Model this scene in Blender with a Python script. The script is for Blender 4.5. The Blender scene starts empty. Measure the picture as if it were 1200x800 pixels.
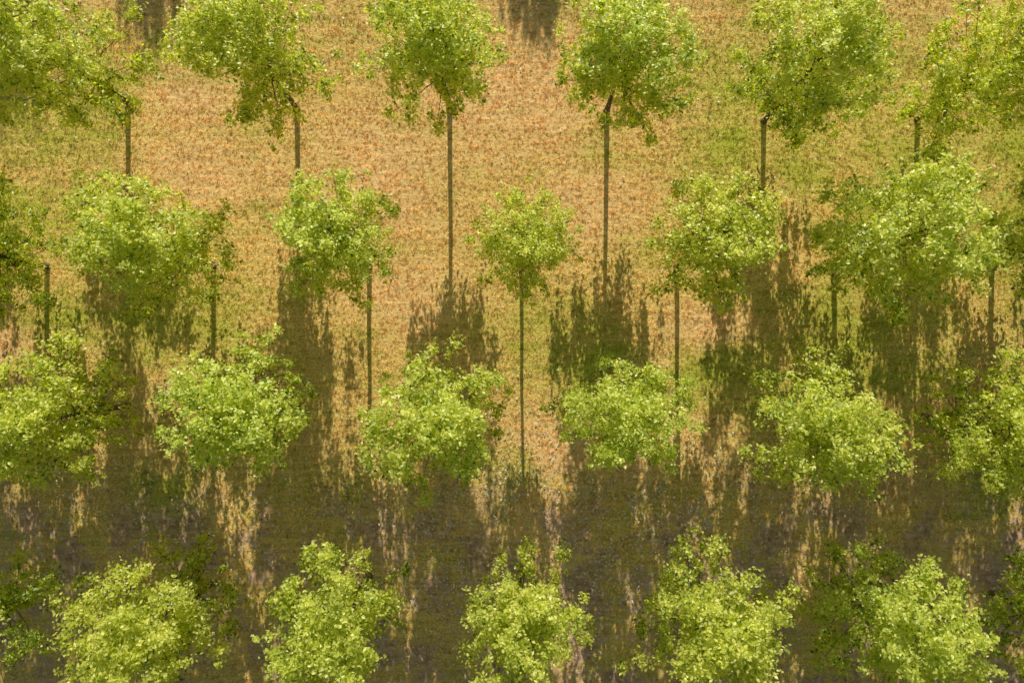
import bpy, math, numpy as np
from mathutils import Vector, Matrix
rng=np.random.default_rng(7)
S=0.04; CAMH=37.0
EL=math.radians(22.5)
scene=bpy.context.scene
def W(px,py): return ((px-600)*S,(400-py)*S)

# ---------------- world / sun / camera
w=bpy.data.worlds.new("World"); scene.world=w; w.use_nodes=True
nt=w.node_tree; sky=nt.nodes.new('ShaderNodeTexSky'); sky.sky_type='NISHITA'; sky.sun_disc=False
sky.sun_elevation=EL; sky.sun_rotation=0
bg=nt.nodes['Background']; bg.inputs['Strength'].default_value=0.062
nt.links.new(sky.outputs[0],bg.inputs['Color'])
sd=bpy.data.lights.new("sun",'SUN'); sd.energy=5.0; sd.angle=math.radians(0.3); sd.color=(1,0.93,0.72)
so=bpy.data.objects.new("sun",sd); scene.collection.objects.link(so)
so.rotation_euler=(-(math.pi/2-EL),0,0); so.location=(0,40,30)
cd=bpy.data.cameras.new("camera"); cam=bpy.data.objects.new("camera",cd); scene.collection.objects.link(cam)
cam.location=(0,0,CAMH); cam.rotation_euler=(0,0,0); cd.sensor_width=36; cd.lens=36*CAMH/48.0; cd.clip_end=3000
scene.camera=cam
scene.view_settings.view_transform='Standard'; scene.view_settings.look='None'; scene.view_settings.exposure=0

# ---------------- lawn colour node group (world position based)
def lawn_group():
    g=bpy.data.node_groups.new("lawn_colour",'ShaderNodeTree')
    g.interface.new_socket("Color",in_out='OUTPUT',socket_type='NodeSocketColor')
    g.interface.new_socket("Fine",in_out='OUTPUT',socket_type='NodeSocketFloat')
    N=g.nodes; L=g.links
    out=N.new('NodeGroupOutput'); geo=N.new('ShaderNodeNewGeometry')
    pos=geo.outputs['Position']
    def noise(scale,detail=3,rough=.55,sc=(1,1,1),off=(0,0,0)):
        m=N.new('ShaderNodeMapping'); m.inputs['Scale'].default_value=sc; m.inputs['Location'].default_value=off
        L.new(pos,m.inputs['Vector'])
        n=N.new('ShaderNodeTexNoise'); n.inputs['Scale'].default_value=scale; n.inputs['Detail'].default_value=detail
        n.inputs['Roughness'].default_value=rough; L.new(m.outputs[0],n.inputs['Vector']); return n.outputs['Fac']
    def math_(op,a,b=None,clamp=False):
        m=N.new('ShaderNodeMath'); m.operation=op; m.use_clamp=clamp
        for i,v in enumerate((a,b)):
            if v is None: continue
            if isinstance(v,(int,float)): m.inputs[i].default_value=v
            else: L.new(v,m.inputs[i])
        return m.outputs[0]
    def rng_(v,a,b,c=0,d=1):
        m=N.new('ShaderNodeMapRange'); m.inputs[1].default_value=a; m.inputs[2].default_value=b
        m.inputs[3].default_value=c; m.inputs[4].default_value=d; m.interpolation_type='SMOOTHSTEP'
        L.new(v,m.inputs[0]); return m.outputs[0]
    def mix(f,a,b):
        m=N.new('ShaderNodeMix'); m.data_type='RGBA'
        if isinstance(f,(int,float)): m.inputs[0].default_value=f
        else: L.new(f,m.inputs[0])
        for i,v in ((6,a),(7,b)):
            if isinstance(v,tuple): m.inputs[i].default_value=v
            else: L.new(v,m.inputs[i])
        return m.outputs[2]
    def blob(px,py,rx,ry):
        x,y=W(px,py)
        s=N.new('ShaderNodeVectorMath'); s.operation='SUBTRACT'; L.new(pos,s.inputs[0]); s.inputs[1].default_value=(x,y,0)
        m=N.new('ShaderNodeVectorMath'); m.operation='MULTIPLY'; L.new(s.outputs[0],m.inputs[0]); m.inputs[1].default_value=(1/(rx*S),1/(ry*S),0)
        l=N.new('ShaderNodeVectorMath'); l.operation='LENGTH'; L.new(m.outputs[0],l.inputs[0])
        return rng_(l.outputs['Value'],0.1,1.3,1,0)
    green=None
    for b in [(960,120,170,160),(1130,220,200,180),(1010,400,150,90),(60,140,130,90),(200,385,110,70),(640,380,90,40),
              (860,450,110,60),(200,590,60,70),(90,370,80,50),(860,180,90,90),(240,60,80,60),(700,430,90,40),(590,560,50,80),(1180,560,80,60),(30,250,70,60)]:
        v=blob(*b); green=v if green is None else math_('MAXIMUM',green,v)
    orange=None
    for b in [(600,110,170,110),(450,200,120,110),(690,240,90,60),(830,380,70,40),(700,520,190,50),(620,620,100,60),(250,200,130,60),(480,350,90,60),(5,420,40,50),(220,110,80,60)]:
        v=blob(*b); orange=v if orange is None else math_('MAXIMUM',orange,v)
    n1=noise(0.35,4,.6); n2=noise(2.6,4,.7); n3=noise(14,3,.7); band=noise(1.0,3,.6,(0.12,1.6,1)); mow=noise(1.0,4,.65,(0.5,5.0,1),(4,2,0))
    gm=math_('ADD',math_('MULTIPLY',green,.30),n1)
    gm=math_('ADD',gm,math_('MULTIPLY',math_('SUBTRACT',n2,.5),.7))
    gm=math_('ADD',gm,math_('MULTIPLY',math_('SUBTRACT',band,.5),.55))
    gm=math_('SUBTRACT',gm,math_('MULTIPLY',orange,.13))
    gm=rng_(gm,.36,1.0)
    straw=mix(rng_(n3,.3,.7),(.56,.37,.11,1),(.97,.69,.28,1))
    pink=mix(rng_(n2,.3,.7),(.72,.44,.18,1),(.98,.67,.36,1))
    straw=mix(math_('MULTIPLY',orange,.85),straw,pink)
    grn=mix(rng_(n3,.3,.7),(.25,.28,.030,1),(.62,.60,.09,1))
    c=mix(gm,straw,grn)
    sep=N.new('ShaderNodeSeparateXYZ'); L.new(pos,sep.inputs[0])
    low=rng_(sep.outputs['Y'],-4.5,-9.5)
    bare=math_('MULTIPLY',low,rng_(math_('ADD',noise(.45,4,.65,off=(9,3,0)),math_('MULTIPLY',math_('SUBTRACT',n2,.5),.6)),.44,.60),True)
    soil=mix(rng_(n2,.3,.7),(.40,.24,.175,1),(.74,.51,.38,1))
    c=mix(bare,c,soil)
    fine=rng_(noise(8.0,4,.7),.3,.7)
    c2=N.new('ShaderNodeMix'); c2.data_type='RGBA'; c2.blend_type='MULTIPLY'; c2.inputs[0].default_value=1
    L.new(c,c2.inputs[6])
    vv=math_('ADD',math_('MULTIPLY',fine,.38),.76)
    vv=math_('ADD',vv,math_('MULTIPLY',rng_(mow,.3,.7),.28))
    cc=N.new('ShaderNodeCombineColor'); [L.new(vv,cc.inputs[i]) for i in range(3)]
    L.new(cc.outputs[0],c2.inputs[7])
    L.new(c2.outputs[2],out.inputs['Color']); L.new(fine,out.inputs['Fine'])
    return g
LG=lawn_group()

def ground_mat():
    m=bpy.data.materials.new("lawn"); m.use_nodes=True; n=m.node_tree.nodes; l=m.node_tree.links
    b=n['Principled BSDF']; b.inputs['Roughness'].default_value=.95; b.inputs['Specular IOR Level'].default_value=.1
    g=n.new('ShaderNodeGroup'); g.node_tree=LG; l.new(g.outputs['Color'],b.inputs['Base Color'])
    geo=n.new('ShaderNodeNewGeometry')
    t=n.new('ShaderNodeTexNoise'); t.inputs['Scale'].default_value=5.5; t.inputs['Detail'].default_value=5; t.inputs['Roughness'].default_value=.7
    l.new(geo.outputs['Position'],t.inputs['Vector'])
    bp=n.new('ShaderNodeBump'); bp.inputs['Strength'].default_value=.7; bp.inputs['Distance'].default_value=.08
    l.new(t.outputs['Fac'],bp.inputs['Height']); l.new(bp.outputs[0],b.inputs['Normal'])
    return m
def grass_mat():
    m=bpy.data.materials.new("grass_blades"); m.use_nodes=True; n=m.node_tree.nodes; l=m.node_tree.links
    b=n['Principled BSDF']; b.inputs['Roughness'].default_value=.8; b.inputs['Specular IOR Level'].default_value=.15
    g=n.new('ShaderNodeGroup'); g.node_tree=LG
    hs=n.new('ShaderNodeHueSaturation'); oi=n.new('ShaderNodeObjectInfo')
    mr=n.new('ShaderNodeMapRange'); mr.inputs[3].default_value=.75; mr.inputs[4].default_value=1.25; l.new(oi.outputs['Random'],mr.inputs[0])
    l.new(mr.outputs[0],hs.inputs['Value']); l.new(g.outputs['Color'],hs.inputs['Color'])
    l.new(hs.outputs[0],b.inputs['Base Color'])
    tr=n.new('ShaderNodeBsdfTranslucent'); l.new(hs.outputs[0],tr.inputs[0])
    mx=n.new('ShaderNodeMixShader'); mx.inputs[0].default_value=.3; l.new(b.outputs[0],mx.inputs[1]); l.new(tr.outputs[0],mx.inputs[2])
    l.new(mx.outputs[0],n['Material Output'].inputs[0])
    return m

def mesh_from(name,co,faces_idx,loop_start,loop_total,mats=(),mat_idx=None):
    me=bpy.data.meshes.new(name)
    me.vertices.add(len(co)); me.vertices.foreach_set('co',np.asarray(co,dtype=np.float32).ravel())
    me.loops.add(len(faces_idx)); me.loops.foreach_set('vertex_index',np.asarray(faces_idx,dtype=np.int32))
    me.polygons.add(len(loop_start)); me.polygons.foreach_set('loop_start',np.asarray(loop_start,dtype=np.int32))
    me.polygons.foreach_set('loop_total',np.asarray(loop_total,dtype=np.int32))
    for m in mats: me.materials.append(m)
    if mat_idx is not None: me.polygons.foreach_set('material_index',np.asarray(mat_idx,dtype=np.int32))
    me.update(calc_edges=True); me.validate(); return me
R=1500
gme=bpy.data.meshes.new("ground"); gme.from_pydata([(-R,-R,0),(R,-R,0),(R,R,0),(-R,R,0)],[],[(0,1,2,3)]); gme.materials.append(ground_mat())
go=bpy.data.objects.new("ground",gme); scene.collection.objects.link(go)

# ---------------- tufts (geometry nodes instancing)
lib=bpy.data.collections.new("tuft_source")
gm=grass_mat()
def tuft(k):
    r=np.random.default_rng(100+k); v=[];f=[]
    for i in range(14):
        a=r.uniform(0,6.283); rr=abs(r.normal(0,.06)); x,y=rr*math.cos(a),rr*math.sin(a)
        b=r.uniform(0,6.283); h=r.uniform(.03,.07); ln=r.uniform(.02,.08); wd=r.uniform(.006,.013)
        dx,dy=math.cos(b),math.sin(b); j=len(v)
        v+=[(x-dy*wd,y+dx*wd,0),(x+dy*wd,y-dx*wd,0),(x+dx*ln*.5+dy*wd*.8,y+dy*ln*.5-dx*wd*.8,h*.8),(x+dx*ln*.5-dy*wd*.8,y+dy*ln*.5+dx*wd*.8,h*.8),(x+dx*ln,y+dy*ln,h)]
        f+=[(j,j+1,j+2,j+3),(j+3,j+2,j+4)]
    me=bpy.data.meshes.new("tuft"); me.from_pydata(v,[],f); me.materials.append(gm)
    o=bpy.data.objects.new("tuft",me); lib.objects.link(o); return o
for k in range(6): tuft(k)
NP=165000
px=rng.uniform(-31,31,NP); py=rng.uniform(-22,23,NP)
val=np.sin(px*2.1+1.3*np.sin(py*1.7))*np.sin(py*2.6+1.1*np.sin(px*1.9))+rng.normal(0,.9,NP)
low=np.clip((-py-6)/5,0,1)
keep=(val>-1.2)&(rng.uniform(0,1,NP)>low*.5)
px=px[keep];py=py[keep]; n=len(px)
pm=bpy.data.meshes.new("grass"); pm.vertices.add(n)
pm.vertices.foreach_set('co',np.stack([px,py,np.full(n,-.004)],1).astype(np.float32).ravel())
at=pm.attributes.new('rotz','FLOAT','POINT'); at.data.foreach_set('value',rng.uniform(0,6.283,n).astype(np.float32))
at=pm.attributes.new('scl','FLOAT','POINT'); at.data.foreach_set('value',rng.uniform(.4,.95,n).astype(np.float32))
gob=bpy.data.objects.new("grass",pm); scene.collection.objects.link(gob)
def scatter(ob,coll):
    ng=bpy.data.node_groups.new("scatter",'GeometryNodeTree')
    ng.interface.new_socket("Geometry",in_out='INPUT',socket_type='NodeSocketGeometry')
    ng.interface.new_socket("Geometry",in_out='OUTPUT',socket_type='NodeSocketGeometry')
    N=ng.nodes;L=ng.links; i=N.new('NodeGroupInput');o=N.new('NodeGroupOutput')
    ip=N.new('GeometryNodeInstanceOnPoints'); ci=N.new('GeometryNodeCollectionInfo')
    ci.inputs['Collection'].default_value=coll; ci.inputs['Separate Children'].default_value=True; ci.inputs['Reset Children'].default_value=True
    L.new(i.outputs[0],ip.inputs['Points']); L.new(ci.outputs[0],ip.inputs['Instance']); ip.inputs['Pick Instance'].default_value=True
    a=N.new('GeometryNodeInputNamedAttribute'); a.data_type='FLOAT'; a.inputs['Name'].default_value='rotz'
    s=N.new('GeometryNodeInputNamedAttribute'); s.data_type='FLOAT'; s.inputs['Name'].default_value='scl'
    c=N.new('ShaderNodeCombineXYZ'); L.new(a.outputs[0],c.inputs[2])
    er=N.new('FunctionNodeEulerToRotation'); L.new(c.outputs[0],er.inputs[0]); L.new(er.outputs[0],ip.inputs['Rotation'])
    c2=N.new('ShaderNodeCombineXYZ'); [L.new(s.outputs[0],c2.inputs[k]) for k in range(3)]; L.new(c2.outputs[0],ip.inputs['Scale'])
    L.new(ip.outputs[0],o.inputs[0])
    m=ob.modifiers.new("scatter",'NODES'); m.node_group=ng
scatter(gob,lib)

# ---------------- fallen leaves (pale flecks)
def flecks():
    r=np.random.default_rng(5); n=4600
    cx=[];cy=[]
    cent=[(860,610,90,70,.16),(600,560,60,60,.10),(600,710,120,50,.18),(350,620,120,70,.1),(740,600,60,70,.12),(500,610,60,60,.1),(150,600,100,70,.08)]
    for (a,b,sx,sy,fr) in cent:
        k=int(n*fr); X,Y=W(a,b); cx.append(r.normal(X,sx*S,k)); cy.append(r.normal(Y,sy*S,k))
    k=800; cx.append(r.uniform(-26,26,k)); cy.append(r.uniform(-20,18,k))
    x=np.concatenate(cx); y=np.concatenate(cy); n=len(x)
    a=r.uniform(0,6.283,n); l=r.uniform(.035,.075,n); wd=l*.65; z=r.uniform(.05,.09,n); tz=r.uniform(-.015,.015,n)
    dx,dy=np.cos(a),np.sin(a)
    P=np.stack([np.stack([x-dx*l,y-dy*l,z-tz],1),np.stack([x+dy*wd,y-dx*wd,z],1),np.stack([x+dx*l,y+dy*l,z+tz],1),np.stack([x-dy*wd,y+dx*wd,z+.01],1)],1).reshape(-1,3)
    m=bpy.data.materials.new("dry_leaf"); m.use_nodes=True; b=m.node_tree.nodes['Principled BSDF']
    nn=m.node_tree.nodes.new('ShaderNodeTexNoise'); nn.inputs['Scale'].default_value=3
    cr=m.node_tree.nodes.new('ShaderNodeValToRGB'); cr.color_ramp.elements[0].color=(.72,.64,.5,1); cr.color_ramp.elements[1].color=(.92,.89,.82,1)
    m.node_tree.links.new(nn.outputs[0],cr.inputs[0]); m.node_tree.links.new(cr.outputs[0],b.inputs['Base Color']); b.inputs['Roughness'].default_value=.5
    me=mesh_from("fallen_leaves",P,np.arange(4*n),np.arange(n)*4,np.full(n,4),[m])
    scene.collection.objects.link(bpy.data.objects.new("fallen_leaves",me))
flecks()

# ---------------- tree materials
def bark_mat():
    m=bpy.data.materials.new("bark"); m.use_nodes=True; n=m.node_tree.nodes; l=m.node_tree.links; b=n['Principled BSDF']
    tc=n.new('ShaderNodeTexCoord'); mp=n.new('ShaderNodeMapping'); mp.inputs['Scale'].default_value=(14,14,2.5); l.new(tc.outputs['Object'],mp.inputs[0])
    t=n.new('ShaderNodeTexNoise'); t.inputs['Scale'].default_value=1.5; t.inputs['Detail'].default_value=6; l.new(mp.outputs[0],t.inputs['Vector'])
    cr=n.new('ShaderNodeValToRGB'); cr.color_ramp.elements[0].position=.3; cr.color_ramp.elements[0].color=(.06,.044,.03,1)
    cr.color_ramp.elements[1].position=.7; cr.color_ramp.elements[1].color=(.18,.14,.10,1)
    l.new(t.outputs[0],cr.inputs[0]); l.new(cr.outputs[0],b.inputs['Base Color']); b.inputs['Roughness'].default_value=.9
    bp=n.new('ShaderNodeBump'); bp.inputs['Distance'].default_value=.03; l.new(t.outputs[0],bp.inputs['Height']); l.new(bp.outputs[0],b.inputs['Normal'])
    return m
def leaf_mat():
    m=bpy.data.materials.new("foliage"); m.use_nodes=True; n=m.node_tree.nodes; l=m.node_tree.links; b=n['Principled BSDF']
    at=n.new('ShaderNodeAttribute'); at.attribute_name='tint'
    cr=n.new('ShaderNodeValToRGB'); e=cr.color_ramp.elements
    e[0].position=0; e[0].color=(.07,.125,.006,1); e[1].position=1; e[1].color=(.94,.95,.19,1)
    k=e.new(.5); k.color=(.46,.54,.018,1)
    l.new(at.outputs['Fac'],cr.inputs[0])
    oi=n.new('ShaderNodeObjectInfo'); hs=n.new('ShaderNodeHueSaturation')
    mr=n.new('ShaderNodeMapRange'); mr.inputs[3].default_value=.490; mr.inputs[4].default_value=.508; l.new(oi.outputs['Random'],mr.inputs[0]); l.new(mr.outputs[0],hs.inputs['Hue'])
    l.new(cr.outputs[0],hs.inputs['Color'])
    h2=n.new('ShaderNodeHueSaturation'); h2.inputs['Saturation'].default_value=.84; h2.inputs['Value'].default_value=1.0; l.new(hs.outputs[0],h2.inputs['Color'])
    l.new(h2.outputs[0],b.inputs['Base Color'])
    b.inputs['Roughness'].default_value=.40; b.inputs['Specular IOR Level'].default_value=.7
    tr=n.new('ShaderNodeBsdfTranslucent')
    mu=n.new('ShaderNodeMix'); mu.data_type='RGBA'; mu.blend_type='MULTIPLY'; mu.inputs[0].default_value=1; l.new(hs.outputs[0],mu.inputs[6]); mu.inputs[7].default_value=(2.6,2.7,.9,1)
    cl=n.new('ShaderNodeMix'); cl.data_type='RGBA'; cl.blend_type='DARKEN'; cl.inputs[0].default_value=1; l.new(mu.outputs[2],cl.inputs[6]); cl.inputs[7].default_value=(.93,.98,.10,1)
    l.new(cl.outputs[2],tr.inputs[0])
    mx=n.new('ShaderNodeMixShader'); mx.inputs[0].default_value=.54; l.new(b.outputs[0],mx.inputs[1]); l.new(tr.outputs[0],mx.inputs[2])
    l.new(mx.outputs[0],n['Material Output'].inputs[0]); return m
BARK=bark_mat(); LEAF=leaf_mat()

def tree_mesh(seed,nleaf=18500,R0=2.45,zb=2.9,zt=10.0):
    r=np.random.default_rng(seed)
    V=[];F=[]
    def tube(pts,rad,ns=6):
        base=len(V); pts=[Vector(p) for p in pts]
        for i,p in enumerate(pts):
            d=(pts[min(i+1,len(pts)-1)]-pts[max(i-1,0)]).normalized()
            u=d.orthogonal().normalized()
            if abs(d.z)>.3: u=(Vector((1,0,0))-d*d.x).normalized()
            v=d.cross(u)
            for k in range(ns):
                a=2*math.pi*k/ns; V.append(tuple(p+(u*math.cos(a)+v*math.sin(a))*rad[i]))
        for i in range(len(pts)-1):
            for k in range(ns):
                a=base+i*ns+k; b=base+i*ns+(k+1)%ns; F.append((a,b,b+ns,a+ns))
        F.append(tuple(base+(len(pts)-1)*ns+k for k in range(ns)))
    wob=r.normal(0,.025,(9,2)); wob[0]=0
    zs=np.linspace(0,zt-.5,9); cw=np.cumsum(wob,0)
    lead=[(cw[i,0],cw[i,1],zs[i]-(.03 if i==0 else 0)) for i in range(9)]
    lead.insert(1,(0,0,.15)); rad=[.15,.11]+[max(.015,.105*(1-z/(zt))**.8) for z in zs[1:]]
    tube(lead,rad,9)
    def prof(z):
        t=(z-zb)/(zt-zb); t=min(max(t,0),1)
        return R0*(math.sin(math.pi*min(1,t*.74+.26))**.55 if t<1 else .3)
    lobes=r.uniform(0,6.28,3)
    def irr(a,z): return 1+.08*math.sin(2*a+lobes[0]+z*.6)+.07*math.sin(3*a+lobes[1]-z)+.08*math.sin(5*a+lobes[2]+z*1.7)
    clumps=[]
    nl=50; a0=r.uniform(0,6.28)
    for i in range(nl):
        zst=zb-.1+(zt-zb-1.2)*(i/nl)**1.2
        a=a0+i*2.39996+r.normal(0,.25)
        steep=(r.uniform(-.05,.5) if i<14 else r.uniform(.2,1.05)+.4*(i/nl))
        ln=0; lim=1 if i>=14 else r.uniform(.65,.98)
        for q in range(60):
            ln+=.08; z=zst+ln*math.sin(min(steep,1.35)); rr=ln*math.cos(min(steep,1.35))
            if rr>prof(z)*irr(a,z)*lim or z>zt: break
        ln*=r.uniform(.85,1.05)
        st=min(steep,1.35); d=Vector((math.cos(a)*math.cos(st),math.sin(a)*math.cos(st),math.sin(st)))
        j=min(7,max(0,int(zst/(zt-.5)*8))); ox,oy=cw[j]
        p0=Vector((ox,oy,zst)); p1=p0+d*ln*.5+Vector((d.x*.15,d.y*.15,-.10)); p2=p0+d*ln+Vector((0,0,.1))
        rb=.026*(1-.5*i/nl)
        tube([p0,p1,p2],[rb,rb*.55,.006],5)
        m=max(2,int(ln/.42))
        for q in range(m):
            t=.16+.84*(q+1)/m; c=p0.lerp(p2,t)
            sc=r.uniform(.18,.44)
            off=Vector(r.normal(0,1,3)); off.z=off.z*.4+.5; off.normalize(); off*=r.uniform(.15,.75)
            e=c+off
            tube([c,c.lerp(e,.5)+Vector((0,0,.04)),e],[.010,.007,.004],4)
            clumps.append((e,sc,t))
        if r.uniform()<.4:
            e=p2+Vector((d.x*.2+r.normal(0,.12),d.y*.2+r.normal(0,.12),r.uniform(.2,.5))); tube([p2,e],[.010,.005],4); clumps.append((e,.17,1))
        clumps.append((p2,r.uniform(.22,.42),1))
    for q in range(16):
        a=r.uniform(0,6.283); z=zb+r.uniform(-.5,1.4); rr=r.uniform(.1,.75)
        clumps.append((Vector((rr*math.cos(a),rr*math.sin(a),z)),r.uniform(.24,.40),.5))
    clumps.append((Vector(lead[-1]),.4,1))
    nv0=len(V); nb=len(F)
    wts=np.array([c[1]**1.7*(1.0 if c[0].z<zb+1.2 else 1) for c in clumps]); wts/=wts.sum()
    idx=r.choice(len(clumps),nleaf,p=wts)
    C=np.array([tuple(c[0]) for c in clumps])[idx]; sc=np.array([c[1] for c in clumps])[idx]
    ctint=r.uniform(-.17,.17,len(clumps))[idx]
    lowc=np.clip((zb+2.0-C[:,2])/1.6,0,1)
    o=r.normal(0,1,(nleaf,3)); o/=np.linalg.norm(o,axis=1)[:,None]; o*=(np.abs(r.normal(.6,.36,nleaf))*sc)[:,None]
    o[:,:2]*=(.90-.32*lowc)[:,None]; o[:,2]*=1.6+1.1*lowc
    P=C+o
    outw=P-np.array([0,0,(zb+zt)/2-.8]); outw/=np.linalg.norm(outw,axis=1)[:,None]
    nrm=r.normal(0,1,(nleaf,3))*.5+outw*.25+np.array([0,.5,.55]); nrm/=np.linalg.norm(nrm,axis=1)[:,None]
    t=r.normal(0,1,(nleaf,3)); t-=nrm*(t*nrm).sum(1)[:,None]; t/=np.linalg.norm(t,axis=1)[:,None]
    s=np.cross(nrm,t)
    L=r.uniform(.045,.088,nleaf)[:,None]; Wd=L*r.uniform(.5,.72,nleaf)[:,None]
    fold=Wd*.28
    pts=np.stack([P-t*L,P-t*L*.15+s*Wd+nrm*fold,P+t*L,P-t*L*.15-s*Wd+nrm*fold],1).reshape(-1,3)
    tri=np.stack([np.array([0,1,2]),np.array([0,2,3])]).ravel()
    fi=(nv0+np.arange(nleaf)[:,None]*4+tri[None,:]).ravel()
    co=np.concatenate([np.array(V),pts])
    bl=np.concatenate([np.array(f) for f in F]); bt=np.array([len(f) for f in F])
    tot=np.concatenate([bt,np.full(nleaf*2,3)]); st=np.concatenate([[0],np.cumsum(tot)[:-1]])
    mi=np.concatenate([np.zeros(nb),np.ones(nleaf*2)])
    me=mesh_from("shade_tree",co,np.concatenate([bl,fi]),st,tot,[BARK,LEAF],mi)
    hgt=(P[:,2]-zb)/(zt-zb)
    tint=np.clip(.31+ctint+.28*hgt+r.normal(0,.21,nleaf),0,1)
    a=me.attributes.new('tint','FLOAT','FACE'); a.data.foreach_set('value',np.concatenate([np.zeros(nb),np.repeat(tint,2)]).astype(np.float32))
    return me
inner=[tree_mesh(11+i,zb=4.0) for i in range(5)]
high=[tree_mesh(51+i,zb=4.6,zt=9.7,nleaf=14500,R0=2.25) for i in range(3)]
outer=[tree_mesh(31+i,zb=3.2,nleaf=19000) for i in range(4)]
lowv=[tree_mesh(71+i,zb=2.5,nleaf=21000) for i in range(3)]
wide=[tree_mesh(91+i,zb=2.3,nleaf=21500,R0=2.55) for i in range(2)]

# (base px, base py, crown px, crown py, radius scale, kind)
T=[
 (-35,130,-110,70,1.15,'l'),(150,120,80,55,1.2,'l'),(348,128,300,52,1.2,'i'),(527,128,512,60,1.12,'i'),(711,130,748,65,1.2,'i'),(895,142,955,66,1.16,'w'),(1075,140,1150,72,1.2,'w'),(1260,150,1360,60,1.2,'l'),
 (55,312,5,270,1.25,'w'),(250,312,165,235,1.18,'l'),(433,312,395,253,1.08,'h'),(611,318,616,262,.9,'h'),(793,312,840,262,1.15,'h'),(977,312,1060,270,1.22,'w'),(1162,312,1250,255,1.3,'w'),
 (-35,475,-140,500,1.2,'o'),(150,475,70,492,1.18,'o'),(348,475,265,482,1.1,'i'),(527,475,485,492,1.18,'i'),(711,475,724,487,1.02,'i'),(895,475,955,502,1.13,'i'),(1075,485,1140,510,1.12,'o'),(1260,475,1370,500,1.1,'o'),
 (55,690,-60,715,1.15,'l'),(250,682,115,722,1.25,'l'),(433,675,345,725,1.2,'i'),(611,670,600,725,1.05,'i'),(793,675,838,728,1.18,'i'),(977,680,1085,735,1.25,'l'),(1162,695,1270,730,1.25,'l'),
 (-35,850,None,None,1,'o'),(150,850,None,None,1.1,'o'),(348,850,None,None,1.1,'i'),(527,850,None,None,1.1,'i'),(711,850,None,None,1.1,'i'),(895,850,None,None,1.1,'i'),(1075,850,None,None,1.1,'o'),
 (175,-585,None,None,1,'i'),(628,-590,None,None,1.0,'i'),(5,-520,None,None,1,'i'),(385,-690,None,None,1,'i'),(850,-690,None,None,1,'i'),
]
K={'i':inner,'h':high,'o':outer,'l':lowv,'w':wide}
for i,(bx,by,cx,cy,rs,kd) in enumerate(T):
    lst=K[kd]; me=lst[(i*3+i//5)%len(lst)]
    o=bpy.data.objects.new("shade_tree",me); scene.collection.objects.link(o)
    X,Y=W(bx,by); zs=float(rng.uniform(.95,1.05)); hc=7.0*zs
    o.location=(X,Y,0)
    rz=Matrix.Rotation(float(rng.uniform(-.7,.7)),4,'Z')
    tx=ty=0
    if cx is not None:
        wx,wy=W(cx,cy); k=(CAMH-hc)/CAMH; tx=(wx*k-X)/hc; ty=(wy*k-Y)/hc
        tx=max(-.01,min(.01,tx)); ty=max(-.09,min(.06,ty))
    rot=Vector((0,0,1)).rotation_difference(Vector((tx,ty,1)).normalized()).to_matrix().to_4x4()
    mir=-1 if i%3==1 else 1
    o.matrix_world=Matrix.Translation((X,Y,0))@rot@rz@Matrix.Diagonal((rs*mir,rs,zs,1))
print("trees",len(T))
